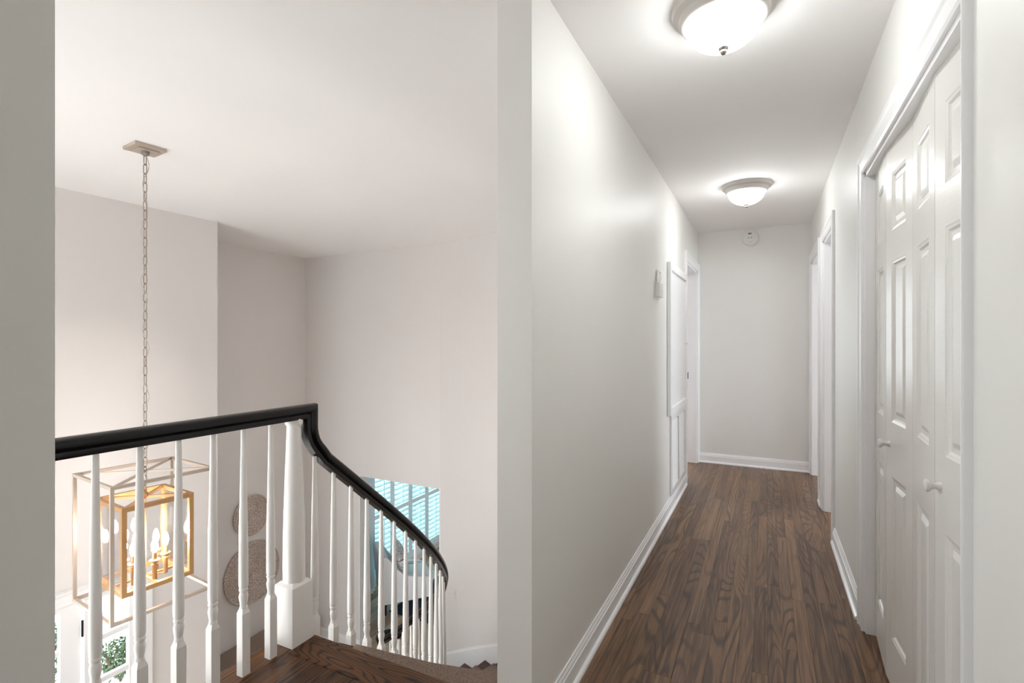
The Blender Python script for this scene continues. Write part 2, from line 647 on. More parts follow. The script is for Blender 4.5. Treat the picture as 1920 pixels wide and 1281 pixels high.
# bedroom on the right
mb = MB()
wall_run(mb, 'Y', 3.6, 3.72, 3.3, 6.3, 0, ZC, [(4.2, 5.8, 0.7, 2.2)])
mb.box(XR + 0.12, 3.6, 3.18, 3.3, 0, ZC); mb.box(XR + 0.12, 3.6, 6.3, 6.42, 0, ZC)
mb.box(XR + 0.12, 3.72, 3.18, 6.42, ZC, ZC + 0.1)
struct(mb.build('wall_bedroom', M['wall']), 'room walls beyond the doorways on the right', 'wall')
struct(MB().box(XR, 3.72, 3.18, 6.42, -0.3, 0).build('floor_bedroom', M['floor']), 'oak floor inside the right doorways', 'floor')
# room on the left, over the living room
mb = MB()
wall_run(mb, 'X', 8.4, 8.52, -4.2, XLB, 0, ZC, [(-3.5, -1.7, 0.7, 2.2)])
mb.box(-4.2, -4.08, 5.05, 8.4, 0, ZC); mb.box(XLB, XLB + 0.1, YE + 0.12, 8.4, 0, ZC); mb.box(-4.2, XLB, 4.95, 5.05, 0, ZC)
mb.box(-4.2, XLB + 0.1, 4.95, 8.52, ZC, ZC + 0.1)
struct(mb.build('wall_guest_room', M['wall']), 'room walls beyond the left doorway', 'wall')
struct(MB().box(-4.2, XL, 4.95, 8.52, -0.2, -0.001).build('floor_guest_room', M['floor']), 'oak floor inside the left doorway', 'floor')

# ------------------------------------------------------------------ setting: stairwell and lower floor
mb = MB()
FD = [(0.66, 2.42, ZF, -0.62)]
wall_run(mb, 'Y', XD - 0.14, XD, YB, 0.4, ZF, ZCS, [(-1.45, 0.15, 0.1, 2.0)])  # added window opening, never in view, brightens the stairwell
wall_run(mb, 'Y', XD - 0.14, XD, 0.4, YC, ZF, ZCS, FD)
mb.box(XW, XD - 0.14, YC - 0.12, YC, ZF, ZCS)
struct(mb.build('wall_foyer', M['wall']), 'tall pale foyer wall above the front door', 'wall')
mb = MB()
wall_run(mb, 'Y', XW - 0.12, XW, YC - 0.12, 9.2, ZF, ZCS, [(6.23, 8.63, -2.42, -0.30)])
struct(mb.build('wall_window_side', M['wall']), 'recessed wall carrying the woven discs', 'wall')

DO = (-4.62, -3.37, -0.39)        # cased-less opening to the living room
xs = [XW, DO[0], DO[1]] + [p[0] for p in outer_pts[1:-1] if p[0] > DO[1] + 0.02]
xs = sorted(set(round(x, 5) for x in xs))


def outer_y(x):
    if x <= ECX: return YF
    q = min(1.0, (x - ECX) / EA)
    return ECY + EB * math.sqrt(max(0.0, 1 - q * q))


pl = [Vector((x, outer_y(x), 0)) for x in xs]
pl[-1].y = ECY
mb = MB()
for i in range(len(pl) - 1):
    p, q = pl[i], pl[i + 1]
    def off(k):
        t = (pl[min(k + 1, len(pl) - 1)] - pl[max(k - 1, 0)]).normalized()
        return Vector((-t.y, t.x, 0)) * 0.12
    a, b = p + (Vector((0, 0.12, 0)) if i < 3 else off(i)), q + (Vector((0, 0.12, 0)) if i + 1 < 3 else off(i + 1))
    lo = DO[2] if i == 1 else ZF
    mb.prism([(p.x, p.y), (q.x, q.y), (b.x, b.y), (a.x, a.y)], lo, ZCS)
struct(mb.build('wall_curved', M['wall'], smooth=30), 'pale wall curving round the staircase', 'wall')
mb = MB()
mb.box(XLB, XLB + 0.12, YB, ECY, ZF, -0.001 - 0.3 + 0.3)
struct(mb.build('wall_under_hall', M['wall']), 'lower foyer wall below the hall', 'wall')

# living room shell
mb = MB()
mb.box(XW, -0.6, 9.2, 9.32, ZF, -0.2); mb.box(-0.72, -0.6, 5.05, 9.2, ZF, -0.2)
struct(mb.build('wall_living', M['wall']), 'living room walls seen through the opening', 'wall')
struct(MB().box(XW - 0.12, -0.6, 5.06, 9.32, -0.2, -0.202 + 0.1).build('ceiling_living', M['ceil']), 'living room ceiling', 'ceiling')
PZ = (-5.5, -3.1, 3.7, 8.5)
mb = MB()
mb.box(XW - 0.12, XLB + 0.12, YB, 9.32, ZF - 0.15, ZF - 0.012)
mb.box(XW, PZ[0], YB, 9.2, ZF - 0.012, ZF); mb.box(PZ[1], XLB, YB, 9.2, ZF - 0.012, ZF)
mb.box(PZ[0], PZ[1], YB, PZ[2], ZF - 0.012, ZF); mb.box(PZ[0], PZ[1], PZ[3], 9.2, ZF - 0.012, ZF)
floor2 = struct(mb.build('floor_lower', M['oak_light']), 'light oak plank floor of the lower storey', 'floor')
oak_me = MB().box(-0.5, 0.5, -0.5, 0.5, -0.012, 0.0).mesh('oak_plank', M['oak_light'])
lay(floor2, oak_me, PZ[0], PZ[1], PZ[2], PZ[3], 0.083, ZF, 1.0, 2.0, 0.002)

struct(MB().box(-40, XW - 0.12, -30, 40, ZF - 0.35, ZF - 0.2).build('ground', M['paving']), 'pale ground outside the front door', 'ground')


# ------------------------------------------------------------------ trim
def casing_profile(w, t):
    # across width (0 = opening side), projection
    return [(0, 0), (0, t * 0.55), (w * 0.10, t * 0.75), (w * 0.18, t * 0.6), (w * 0.62, t * 0.72), (w * 0.72, t), (w * 0.93, t), (w, t * 0.8), (w, 0)]


def casing(name, xface, sgn, y0, y1, zt, w, t, mat, label, jamb_x=None, z0=0.0, near_w=None):
    """door casing on a wall running along Y; sgn is the direction the casing projects"""
    e = thing(name, label, 'door trim', kind='structure')
    pr = casing_profile(w, t)
    for side, (yy, s) in enumerate(((y0, -1), (y1, 1))):
        kw = (near_w / w) if (near_w and side == 0) else 1.0
        m = MB()
        rings = []
        for z, mit in ((z0, 0), (zt, 1)):
            rings.append([(xface + sgn * d, yy + s * o * kw, z + (o if mit else 0)) for o, d in pr])
        m.sweep(rings)
        m.build('side_casing', mat, e)
    m = MB()
    rings = []
    for yy, s in ((y0, -1), (y1, 1)):
        kw = (near_w / w) if (near_w and s < 0) else 1.0
        rings.append([(xface + sgn * d, yy + s * o * kw, zt + o) for o, d in pr])
    m.sweep(rings)
    m.build('head_casing', mat, e)
    if jamb_x is not None:
        a, b = sorted((xface, jamb_x))
        for yy, s in ((y0, 1), (y1, -1)):
            MB().box(a, b, yy, yy + s * 0.018, z0, zt).build('jamb', mat, e)
        MB().box(a, b, y0, y1, zt - 0.018, zt).build('head_jamb', mat, e)
    return e


casing('trim_1', XR, -1, CL[0] + 0.013, CL[1] - 0.013, CL[3] - 0.008, 0.09, 0.02, M['trim'], 'white moulded casing round the closet doors', XR + 0.12, near_w=0.026)
casing('trim_2', XR, -1, R1[0], R1[1], R1[3], 0.085, 0.02, M['trim'], 'white casing of the nearer doorway on the right', XR + 0.12)
casing('trim_3', XR, -1, R2[0], R2[1], R2[3], 0.085, 0.02, M['trim'], 'white casing of the right doorway beside the end wall', XR + 0.12)
tl = casing('trim_4', XL, 1, LD[0], LD[1], LD[3], 0.085, 0.02, M['trim'], 'white casing of the left doorway beside the end wall', XLB)
MB().box(XLB + 0.010, XLB + 0.036, LD[1] - 0.022, LD[1] - 0.0175, 0.91, 0.98).build('strike_plate', M['dark_metal'], tl)
for z in (0.3, 1.1, 1.85):
    pass


def baseboard(name, pts, label, inward, h=0.105, z=0.0, t=0.014, shoe=True):
    """pts: plan polyline; inward: +1 if the room lies left of the direction of travel"""
    e = thing(name, label, 'baseboard', kind='structure')
    P = [Vector((x, y, 0)) for x, y in pts]
    nrm = []
    for i in range(len(P)):
        t_ = (P[min(i + 1, len(P) - 1)] - P[max(i - 1, 0)]).normalized()
        nrm.append(Vector((-t_.y, t_.x, 0)) * inward)
    prof = [(0, 0), (t, 0), (t, h * 0.72), (t * 0.75, h * 0.76), (t * 0.8, h * 0.84), (t * 0.45, h * 0.93), (t * 0.35, h), (0, h)]
    m = MB()
    m.sweep([[p + n * d + Vector((0, 0, z + hh)) for d, hh in prof] for p, n in zip(P, nrm)])
    m.build('board', M['trim'], e)
    if shoe:
        sp = [(t, 0), (t + 0.013, 0), (t + 0.013, 0.006), (t + 0.010, 0.013), (t + 0.004, 0.018), (t, 0.019)]
        m = MB()
        m.sweep([[p + n * d + Vector((0, 0, z + hh)) for d, hh in sp] for p, n in zip(P, nrm)])
        m.build('shoe_moulding', M['trim'], e)
    return e


baseboard('baseboard_left', [(XL, 1.49), (XL, 4.90)], 'white baseboard along the long left hall wall', -1)
baseboard('baseboard_near', [(XL, YB), (XL, 0.267)], 'white baseboard on the near left wall end', -1)
baseboard('baseboard_right', [(XR, CL[1] + 0.09), (XR, R1[0] - 0.085)], 'white baseboard between closet and nearer right doorway', 1)
baseboard('baseboard_right_far', [(XR, R1[1] + 0.085), (XR, R2[0] - 0.085)], 'short white baseboard between the two right doorways', 1)
baseboard('baseboard_right_near', [(XR, YB), (XR, CL[0] - 0.02)], 'white baseboard on the right wall before the closet', 1)
baseboard('baseboard_end', [(XL, YE), (XR, YE)], 'white baseboard below the hall end wall', -1)
baseboard('baseboard_far', [(XW, YF), (DO[0], YF)], 'white baseboard of the far lower wall left of the opening', -1, h=0.13, z=ZF)
_cb = [(x, outer_y(x)) for x in xs if DO[1] - 1e-3 < x < -2.9]
baseboard('baseboard_curved', _cb, 'white baseboard at the foot of the curved wall', -1, h=0.13, z=ZF)
baseboard('baseboard_foyer', [(XW, YC), (XW, YF)], 'white baseboard below the woven discs', -1, h=0.13, z=ZF)
tp = thing('trim_5', 'white lining of the wide opening to the living room', 'door trim', kind='structure')
MB().box(DO[0] - 0.002, DO[0] + 0.012, YF - 0.004, YF + 0.13, ZF, DO[2]).build('jamb', M['trim'], tp)
MB().box(DO[0] - 0.006, DO[0] + 0.026, YF - 0.014, YF + 0.14, ZF, ZF + 0.13).build('plinth_block', M['trim'], tp, bevel=0.004)
MB().box(DO[1] - 0.012, DO[1] + 0.002, outer_y(DO[1]) - 0.002, outer_y(DO[1]) + 0.13, ZF, DO[2]).build('jamb', M['trim'], tp)

# ------------------------------------------------------------------ curved staircase
stair = thing('curved_staircase', 'curved staircase with dark treads and taupe carpet runner descending from the landing', 'staircase', (0, 0, 0), kind='structure')
inn, out, fwd = [], [], []
for k in range(NR):
    p, th = rp(GO * k)
    n = Vector((math.cos(th), math.sin(th), 0))
    inn.append(p - n * 0.055)
    out.append(op(OG * k))
    d = (out[-1] - inn[-1]).normalized()
    fwd.append(Vector((-d.y, d.x, 0)))


def strip_pts(k, t, ahead=0.0):
    return inn[k] + (out[k] - inn[k]) * t + fwd[k] * ahead


for k in range(1, NR):
    z = -RISE * k
    # tread: follow the curves at both ends
    n = 6
    poly = []
    for j in range(n + 1):
        p, th = rp(GO * (k - 1 + j / n))
        poly.append(p - Vector((math.cos(th), math.sin(th), 0)) * 0.055)
    back = []
    for j in range(n + 1):
        back.append(op(OG * (k - 1 + j / n)) - (out[k] - inn[k]).normalized() * 0.001)
    poly[-1] = poly[-1] + fwd[k] * 0.025
    back[-1] = back[-1] + fwd[k] * 0.025
    ring = poly + back[::-1]
    m = MB()
    m.prism([(p.x, p.y) for p in ring], z - 0.028, z)
    m.build('tread', M['tread'], stair)
for k in range(1, NR + 1):
    a, b = strip_pts(k - 1, 0.0, -0.016), strip_pts(k - 1, 0.999, -0.016)
    c, d = strip_pts(k - 1, 0.999, 0), strip_pts(k - 1, 0.0, 0)
    m = MB()
    m.prism([(p.x, p.y) for p in (a, b, c, d)], -RISE * k, -RISE * (k - 1) - 0.0285)
    m.build('riser', M['trim'], stair)
# runner
rows = []
def row(k, ahead, z):
    w = (out[k] - inn[k]).length
    ti, to = 0.11 / w, 1 - 0.15 / w
    rows.append([strip_pts(k, ti + (to - ti) * j / 8, ahead) + Vector((0, 0, z)) for j in range(9)])
row(0, 0.010, -0.045)
for k in range(1, NR):
    z = -RISE * k
    row(k - 1, 0.010, z + 0.016)
    row(k - 1, 0.020, z + 0.008)
    if k < NR:
        row(k, 0.022, z + 0.010)
        row(k, 0.034, z + 0.002)
        row(k, 0.036, z - 0.018)
        row(k, 0.026, z - 0.034)
        row(k, 0.010, z - 0.040)
m = MB()
m.add([p for r in rows for p in r], [(j * 9 + i, j * 9 + i + 1, (j + 1) * 9 + i + 1, (j + 1) * 9 + i) for j in range(len(rows) - 1) for i in range(8)])
ru = m.build('carpet_runner', M['carpet'], stair, smooth=50)
ru['label'] = 'taupe carpet runner'
so = ru.modifiers.new('thick', 'SOLIDIFY')
so.thickness = 0.010
so.offset = 0.0
# white skirt board on the outer wall
m = MB()
secs = []
for j in range(0, 60):
    a = OG * (NR - 0.7) * j / 59
    p = op(a)
    q = op(a + 0.02)
    t_ = (q - p).normalized()
    nn = Vector((-t_.y, t_.x, 0))
    zz = -RISE * a / OG
    zt, zb = zz + 0.17, max(zz - 0.30, ZF)
    secs.append([p + nn * 0.001 + Vector((0, 0, zb)), p + nn * 0.018 + Vector((0, 0, zb)), p + nn * 0.018 + Vector((0, 0, zt - 0.025)), p + nn * 0.011 + Vector((0, 0, zt - 0.02)), p + nn * 0.008 + Vector((0, 0, zt)), p + nn * 0.001 + Vector((0, 0, zt))])
m.sweep(secs)
m.build('skirt_board', M['trim'], stair, smooth=40)
# inner stringer
m = MB()
secs, sp = [], []
for j in range(0, 50):
    s = GO * (NR - 1) * j / 49
    p, th = rp(s)
    n = Vector((math.cos(th), math.sin(th), 0))
    zt = -RISE * (s / GO) - 0.20
    secs.append([p - n * 0.045 + Vector((0, 0, max(zt - 0.28, ZF))), p - n * 0.02 + Vector((0, 0, max(zt - 0.28, ZF))), p - n * 0.02 + Vector((0, 0, max(zt, ZF + 0.02))), p - n * 0.045 + Vector((0, 0, max(zt, ZF + 0.02)))])
m.sweep(secs)
m.build('stringer', M['trim'], stair, smooth=40)

# ------------------------------------------------------------------ railing
rail = thing('stair_railing', 'black handrail on white turned balusters along landing and curved stairs', 'railing', (RX, 1.58, 0))
rail_inv = Matrix.Translation(-Vector((RX, 1.58, 0)))


def rb(m, name, mat, smooth=None):
    return m.xf(rail_inv).build(name, mat, rail, smooth=smooth)


ZL = 1.003                        # centre of the level rail
SIDE = 0.031
prof = [(-0.021, -0.031), (0.021, -0.031), (0.024, -0.020), (0.0225, -0.012), (0.019, -0.008), (0.024, -0.004), (0.032, 0.001), (0.034, 0.009),
        (0.032, 0.018), (0.026, 0.025), (0.015, 0.030), (0.0, 0.0315), (-0.015, 0.030), (-0.026, 0.025), (-0.032, 0.018), (-0.034, 0.009), (-0.032, 0.001),
        (-0.024, -0.004), (-0.019, -0.008), (-0.0225, -0.012), (-0.024, -0.020)]
s_of_y = lambda y: (y - 1.6 * SF) / SF
cen = SIDE * math.sqrt(1 + 0.83 ** 2)
cl = []                           # centre line: (point, lateral)
for y, z in ((YB, ZL), (0.9, ZL), (1.5, ZL), (1.660, ZL), (1.660, 0.945), (1.661, 0.915), (1.666, 0.888), (1.676, 0.862), (1.692, 0.838), (1.715, 0.812)):
    cl.append((Vector((RX, y, z)), Vector((1, 0, 0))))
S_END = 2.64
ns = 46
for j in range(ns + 1):
    s = 0.10 + (S_END - 0.10) * j / ns
    p, th = rp(s)
    z = under(s) + cen
    cl.append((Vector((p.x, p.y, z)), Vector((math.cos(th), math.sin(th), 0))))
# ease to level, then a scroll curling to the right
p, th = rp(S_END)
z = under(S_END) + cen
pos = Vector((p.x, p.y, z))
head, zz, slope = th, z, -0.83
R0, tot = 0.17, 0.0
for j in range(60):
    st = 0.022
    q = j / 59.0
    slope = -0.83 * max(0.0, 1 - j / 9.0)
    turn = 0.0 if j < 5 else -st / (0.100 - 0.05 * q)
    head += turn
    pos = pos + Vector((-math.sin(head), math.cos(head), slope)) * st
    tot += abs(turn)
    cl.append((pos.copy(), Vector((math.cos(head), math.sin(head), 0))))
    if tot > PI * 1.25: break
volute_end = pos.copy()
secs = []
for i, (p, lat) in enumerate(cl):
    t0 = (p - cl[i - 1][0]).normalized() if i else (cl[1][0] - p).normalized()
    t1 = (cl[i + 1][0] - p).normalized() if i < len(cl) - 1 else t0
    n0, n1 = lat.cross(t0).normalized(), lat.cross(t1).normalized()
    nb = (n0 + n1)
    nb.normalize()
    sc = 1 / max(0.5, nb.dot(n0))
    secs.append([p + lat * a + nb * (b * sc) for a, b in prof])
rb(MB().sweep(secs), 'handrail', M['black'], 35)


def turned(h):
    """turned upper part above the square block, base at 0"""
    pr = [(0.0150, 0.0), (0.0125, 0.012), (0.0140, 0.022), (0.0165, 0.036), (0.0172, 0.046), (0.0150, 0.056), (0.0128, 0.062), (0.0165, 0.068), (0.0168, 0.074), (0.0140, 0.079),
          (0.0172, 0.086), (0.0178, 0.11), (0.0174, 0.20), (0.0150, 0.36), (0.0122, 0.52), (0.0100, h * 0.9), (0.0095, h)]
    return pr


def baluster(x, y, zb, zblock, zt, th=0.0, w=0.034):
    m = MB()
    a = w / 2
    hh = zblock - zb
    ch = 0.024
    # square block with chamfered shoulders
    m.sweep([[(-a, -a, 0), (a, -a, 0), (a, a, 0), (-a, a, 0)], [(-a, -a, hh - ch), (a, -a, hh - ch), (a, a, hh - ch), (-a, a, hh - ch)],
             [(-a * .45, -a * .45, hh + 0.004), (a * .45, -a * .45, hh + 0.004), (a * .45, a * .45, hh + 0.004), (-a * .45, a * .45, hh + 0.004)]])
    m.lathe([(r, hh - 0.004 + z) for r, z in turned(zt - zblock + 0.004)], 24)
    o = m.build('baluster', M['balus'], rail, smooth=16.5)
    o.location = Vector((x, y, zb)) - Vector((RX, 1.58, 0))
    o.rotation_euler = (0, 0, th)
    return o


TL = 0.705
for i in range(16):
    y = 1.4577 - i * 0.1245
    if y < YB + 0.1: break
    baluster(RX, y, 0.0, 0.268, 0.976)
k = 0
while True:
    s = 0.043 + 0.1111 * k
    if s > S_END + 0.02: break
    p, th = rp(s)
    tr = min(int(s / GO + 1e-6) + 1, NR - 1)
    zt = under(s) + 0.012
    baluster(p.x, p.y, -RISE * tr, zt - 0.012 - TL, zt, th)
    k += 1
# newel at the landing corner
m = MB()
a = 0.055
nx, ny = -1.865, 1.586
m.sweep([[(-a, -a, 0), (a, -a, 0), (a, a, 0), (-a, a, 0)], [(-a, -a, 0.255), (a, -a, 0.255), (a, a, 0.255), (-a, a, 0.255)], [(-a * .7, -a * .7, 0.268), (a * .7, -a * .7, 0.268), (a * .7, a * .7, 0.268), (-a * .7, a * .7, 0.268)]])
m.lathe([(0.0440, 0.262), (0.0455, 0.268), (0.0465, 0.33), (0.0450, 0.45), (0.0385, 0.70), (0.0300, 0.935), (0.0295, 0.942), (0.0325, 0.948), (0.0370, 0.955), (0.0375, 0.964), (0.0360, 0.970), (0.0360, 0.978)], 28)
nw = m.build('newel_post', M['balus'], rail, smooth=35)
nw.location = Vector((nx, ny, 0)) - Vector((RX, 1.58, 0))
# volute: newel in the centre and balusters round it
cx, cy = volute_end.x, volute_end.y
vz = volute_end.z - 0.02
m = MB()
m.lathe([(0.032, 0), (0.032, 0.2), (0.024, 0.22), (0.030, 0.25), (0.026, 0.5), (0.018, vz - ZF - RISE)], 16)
o = m.build('volute_post', M['balus'], rail, smooth=35)
o.location = Vector((cx, cy, ZF + RISE)) - Vector((RX, 1.58, 0))
for j in (4, 9, 14):
    p = cl[10 + ns + 1 + j][0]
    baluster(p.x, p.y, ZF + RISE, vz - TL, vz)
# curtail step under the scroll
m = MB()
pts = []
c0 = Vector((cx, cy, 0))
for j in range(24):
    a = 2 * PI * j / 24
    pts.append((c0.x + 0.27 * math.cos(a), c0.y - 0.02 + 0.27 * math.sin(a)))
m.prism(pts, ZF, ZF + RISE - 0.03)
cs = m.build('curtail_riser', M['trim'], stair, smooth=40)
m = MB()
m.prism([(c0.x + (x - c0.x) * 1.08, c0.y + (y - c0.y) * 1.08) for x, y in pts], ZF + RISE - 0.03, ZF + RISE - 0.001)
m.build('curtail_step', M['tread'], stair, smooth=40)

# ------------------------------------------------------------------ chandelier
CX, CY = -3.225, 1.70
ch = thing('lantern_chandelier', 'nested open lantern chandelier in gold and silver leaf hanging on a long chain', 'chandelier', (CX, CY, -0.15), math.radians(-6.0))


def cb(m, name, mat, parent=ch, smooth=None):
    """coordinates relative to chandelier axis, absolute z"""
    return m.xf(Matrix.Translation((0, 0, 0.15))).build(name, mat, parent, smooth=smooth)


def cage(name, hx, hy, z0, z1, w, mat, wx):
    c = [(-hx, -hy), (hx, -hy), (hx, hy), (-hx, hy)]
    for i in range(4):
        (x0, y0), (x1, y1) = c[i], c[(i + 1) % 4]
        cb(MB().bar((x0, y0, z0), (x0, y0, z1), w), name, mat)
        for z in (z0 + w / 2, z1 - w / 2):
            d = Vector((x1 - x0, y1 - y0, 0)).normalized() * (w / 2)
            cb(MB().bar((x0 + d.x, y0 + d.y, z), (x1 - d.x, y1 - d.y, z), w), name, mat)
    for i in range(2):
        (x0, y0), (x1, y1) = c[i], c[i + 2]
        cb(MB().bar((x0, y0, z1 - wx / 2 - i * 0.001), (x1, y1, z1 - wx / 2 - i * 0.001), wx), name, mat)


cage('outer_frame_bar', 0.249, 0.249, -0.15, 0.57, 0.017, M['silver_leaf'], 0.012)
cage('inner_frame_bar', 0.168, 0.168, -0.055, 0.425, 0.024, M['gold_leaf'], 0.015)
for sx, sy in ((1, 0), (-1, 0), (0, 1), (0, -1)):
    m = MB()
    if sx: m.box(sx * 0.166, sx * 0.169, -0.155, 0.155, -0.03, 0.40)
    else: m.box(-0.155, 0.155, sy * 0.166, sy * 0.169, -0.03, 0.40)
    cb(m, 'glass_pane', M['lantern_glass'])
m = MB()
for a in (0, PI / 2):
    d = Vector((math.cos(a), math.sin(a), 0)) * 0.165
    m.bar((-d.x, -d.y, -0.043), (d.x, d.y, -0.043), 0.016, 0.012)
cb(m, 'candle_cross', M['gold_leaf'])
cb(MB().lathe([(0.006, -0.04), (0.006, 0.425)], 8), 'center_rod', M['gold_leaf'])
for i in range(6):
    a = math.radians(5 + 60 * i)
    x, y = 0.098 * math.cos(a), 0.098 * math.sin(a)
    T = Matrix.Translation((x, y, 0))
    m = MB().lathe([(0.010, -0.05), (0.013, -0.045), (0.012, 0.03), (0.017, 0.04), (0.017, 0.046), (0.011, 0.05), (0.012, 0.058), (0.026, 0.066), (0.027, 0.071), (0.012, 0.074), (0.0115, 0.115), (0.0, 0.116)], 14, T)
    m.bar((0, 0, -0.046), (x, y, -0.046), 0.008)
    ca = cb(m, 'candle', M['gold_leaf'], smooth=40)
    cb(MB().lathe([(0.0, 0.114), (0.009, 0.118), (0.015, 0.134), (0.017, 0.150), (0.013, 0.172), (0.006, 0.19), (0.0, 0.197)], 12, T), 'bulb', M['bulb'], ca, 60)
# canopy, chain, cord
cb(MB().box(-0.08, 0.08, -0.08, 0.08, ZCS - 0.018, ZCS - 0.0005), 'canopy', M['silver_leaf'])
m = MB()
m.box(-0.055, 0.055, -0.055, 0.055, ZCS - 0.024, ZCS - 0.018)
cb(m, 'canopy_rim', M['silver_leaf'])
cb(MB().lathe([(0.008, ZCS - 0.05), (0.020, ZCS - 0.04), (0.022, ZCS - 0.024)], 14), 'canopy_loop', M['steel'], smooth=40)
ztop, zbot = ZCS - 0.045, 0.43
LK = 0.052                        # link pitch
n = int((ztop - zbot) / LK)
LK = (ztop - zbot) / n
ll, lw, lr = LK + 0.012, 0.020, 0.0028
pts = []
for a in range(16):
    t = 2 * PI * a / 16
    x = (lw / 2) * (1 if math.cos(t) > 0 else -1) * abs(math.cos(t)) ** 0.7
    z = (ll / 2 - lr) * (1 if math.sin(t) > 0 else -1) * abs(math.sin(t)) ** 0.6
    pts.append((x, 0, z))
link_me = MB().tube(pts, lr, 6, True).mesh('chain_link', M['chain'], 60)
for i in range(n):
    inst('chain_link', link_me, ch, (0, 0, ztop - (i + 0.5) * LK + 0.15), (0, 0, (0.55 if i % 2 else 0.55 + PI / 2)))
pts = []
for i in range(120):
    q = i / 119.0
    z = ztop - (ztop - zbot) * q
    a = q * 46
    r = 0.012 + 0.008 * math.sin(q * 37)
    pts.append((r * math.cos(a), r * math.sin(a), z))
cb(MB().tube(pts, 0.0018, 5), 'cord', M['cord'])
cb(MB().lathe([(0.018, 0.42), (0.018, 0.435), (0.006, 0.445), (0.006, 0.46)], 12), 'top_hub', M['gold_leaf'])

# ------------------------------------------------------------------ ceiling dome lights
def dome(y, label, mat='dome'):
    e = thing('ceiling_light', label, 'ceiling light', (-0.136, y, ZC), 0, 'flush dome lights on the hall ceiling')
    MB().lathe([(0.115, -0.058), (0.130, -0.060), (0.142, -0.054), (0.148, -0.046), (0.152, -0.030), (0.160, -0.024), (0.170, -0.020), (0.174, -0.010), (0.177, -0.001)], 56).build('ring', M['nickel_ring'], e, smooth=35)
    R, dz = 0.126, 0.088
    pr = [(R * math.cos(a), -0.059 - dz * math.sin(a)) for a in [PI / 2 * i / 14 for i in range(14, -1, -1)]]
    pr[0] = (0.0, pr[0][1])
    MB().lathe(pr, 56, caps=False).build('glass_dome', M[mat], e, smooth=60)
    MB().lathe([(0.0, -0.168), (0.008, -0.167), (0.012, -0.161), (0.011, -0.155), (0.016, -0.151), (0.018, -0.146), (0.0, -0.143)], 18).build('finial', M['steel'], e, smooth=40)


dome(1.95, 'large nearer dome ceiling light with brushed ring, at the top of the hall')
dome(-1.0, 'unseen dome light added behind the viewer to lift the near walls', 'dome_added')  # added fixture out of view, brightens the near hall walls
dome(4.26, 'smaller looking farther dome ceiling light near the hall end wall')

# ------------------------------------------------------------------ closet bifold doors
def leaf_mesh(w):
    """leaf in local coords: x = depth (front face at x=0 facing -x), y = 0..w, z = 0..2.045"""
    zs = 0.02
    H = 2.052
    mg = 0.074
    pans = [(0.18, 0.795), (1.0, 1.608), (1.722, 1.94)]
    m = MB()
    y0, y1 = mg, w - mg
    zz = [0.0]
    for a, b in pans: zz += [a, b]
    zz.append(H)
    # front face as strips
    def rect(ya, yb, za, zb, x=0.0):
        m.add([(x, ya, za), (x, yb, za), (x, yb, zb), (x, ya, zb)], [(0, 1, 2, 3)])
    for i in range(len(zz) - 1):
        za, zb = zz[i], zz[i + 1]
        rect(0, y0, za, zb)
        rect(y1, w, za, zb)
        if i % 2 == 0: rect(y0, y1, za, zb)
    for a, b in pans:
        rings = []
        for inset, x in ((0.0, 0.0), (0.004, 0.002), (0.010, 0.0035), (0.016, 0.009), (0.026, 0.009)):
            rings.append([(x, y0 + inset, a + inset), (x, y1 - inset, a + inset), (x, y1 - inset, b - inset), (x, y0 + inset, b - inset)])
        for r in range(len(rings) - 1):
            m.add(rings[r] + rings[r + 1], [(j, (j + 1) % 4, 4 + (j + 1) % 4, 4 + j) for j in range(4)])
        m.add(rings[-1], [(0, 1, 2, 3)])
    # back and edges
    t = 0.034
    m.add([(t, 0, 0), (t, w, 0), (t, w, H), (t, 0, H)], [(0, 1, 2, 3)])
    ring_f = [(0, 0), (0, w)]
    m.add([(0, 0, 0), (t, 0, 0), (t, 0, H), (0, 0, H)], [(0, 1, 2, 3)])
    m.add([(0, w, 0), (t, w, 0), (t, w, H), (0, w, H)], [(0, 1, 2, 3)])
    m.add([(0, 0, 0), (0, w, 0), (t, w, 0), (t, 0, 0)], [(0, 1, 2, 3)])
    m.add([(0, 0, H), (0, w, H), (t, w, H), (t, 0, H)], [(0, 1, 2, 3)])
    me = m.mesh('leaf', M['doorskin'])
    pm = []
    for a, b in pans:
        q = MB()
        rings = []
        for inset, x in ((0.030, 0.0085), (0.044, 0.003), (0.047, 0.0025)):
            rings.append([(x, y0 + inset, a + inset), (x, y1 - inset, a + inset), (x, y1 - inset, b - inset), (x, y0 + inset, b - inset)])
        rings.insert(0, [(0.0115, y, z) for _, y, z in rings[0]])
        q.sweep(rings)
        pm.append(q.mesh('panel', M['doorskin']))
    return me, pm


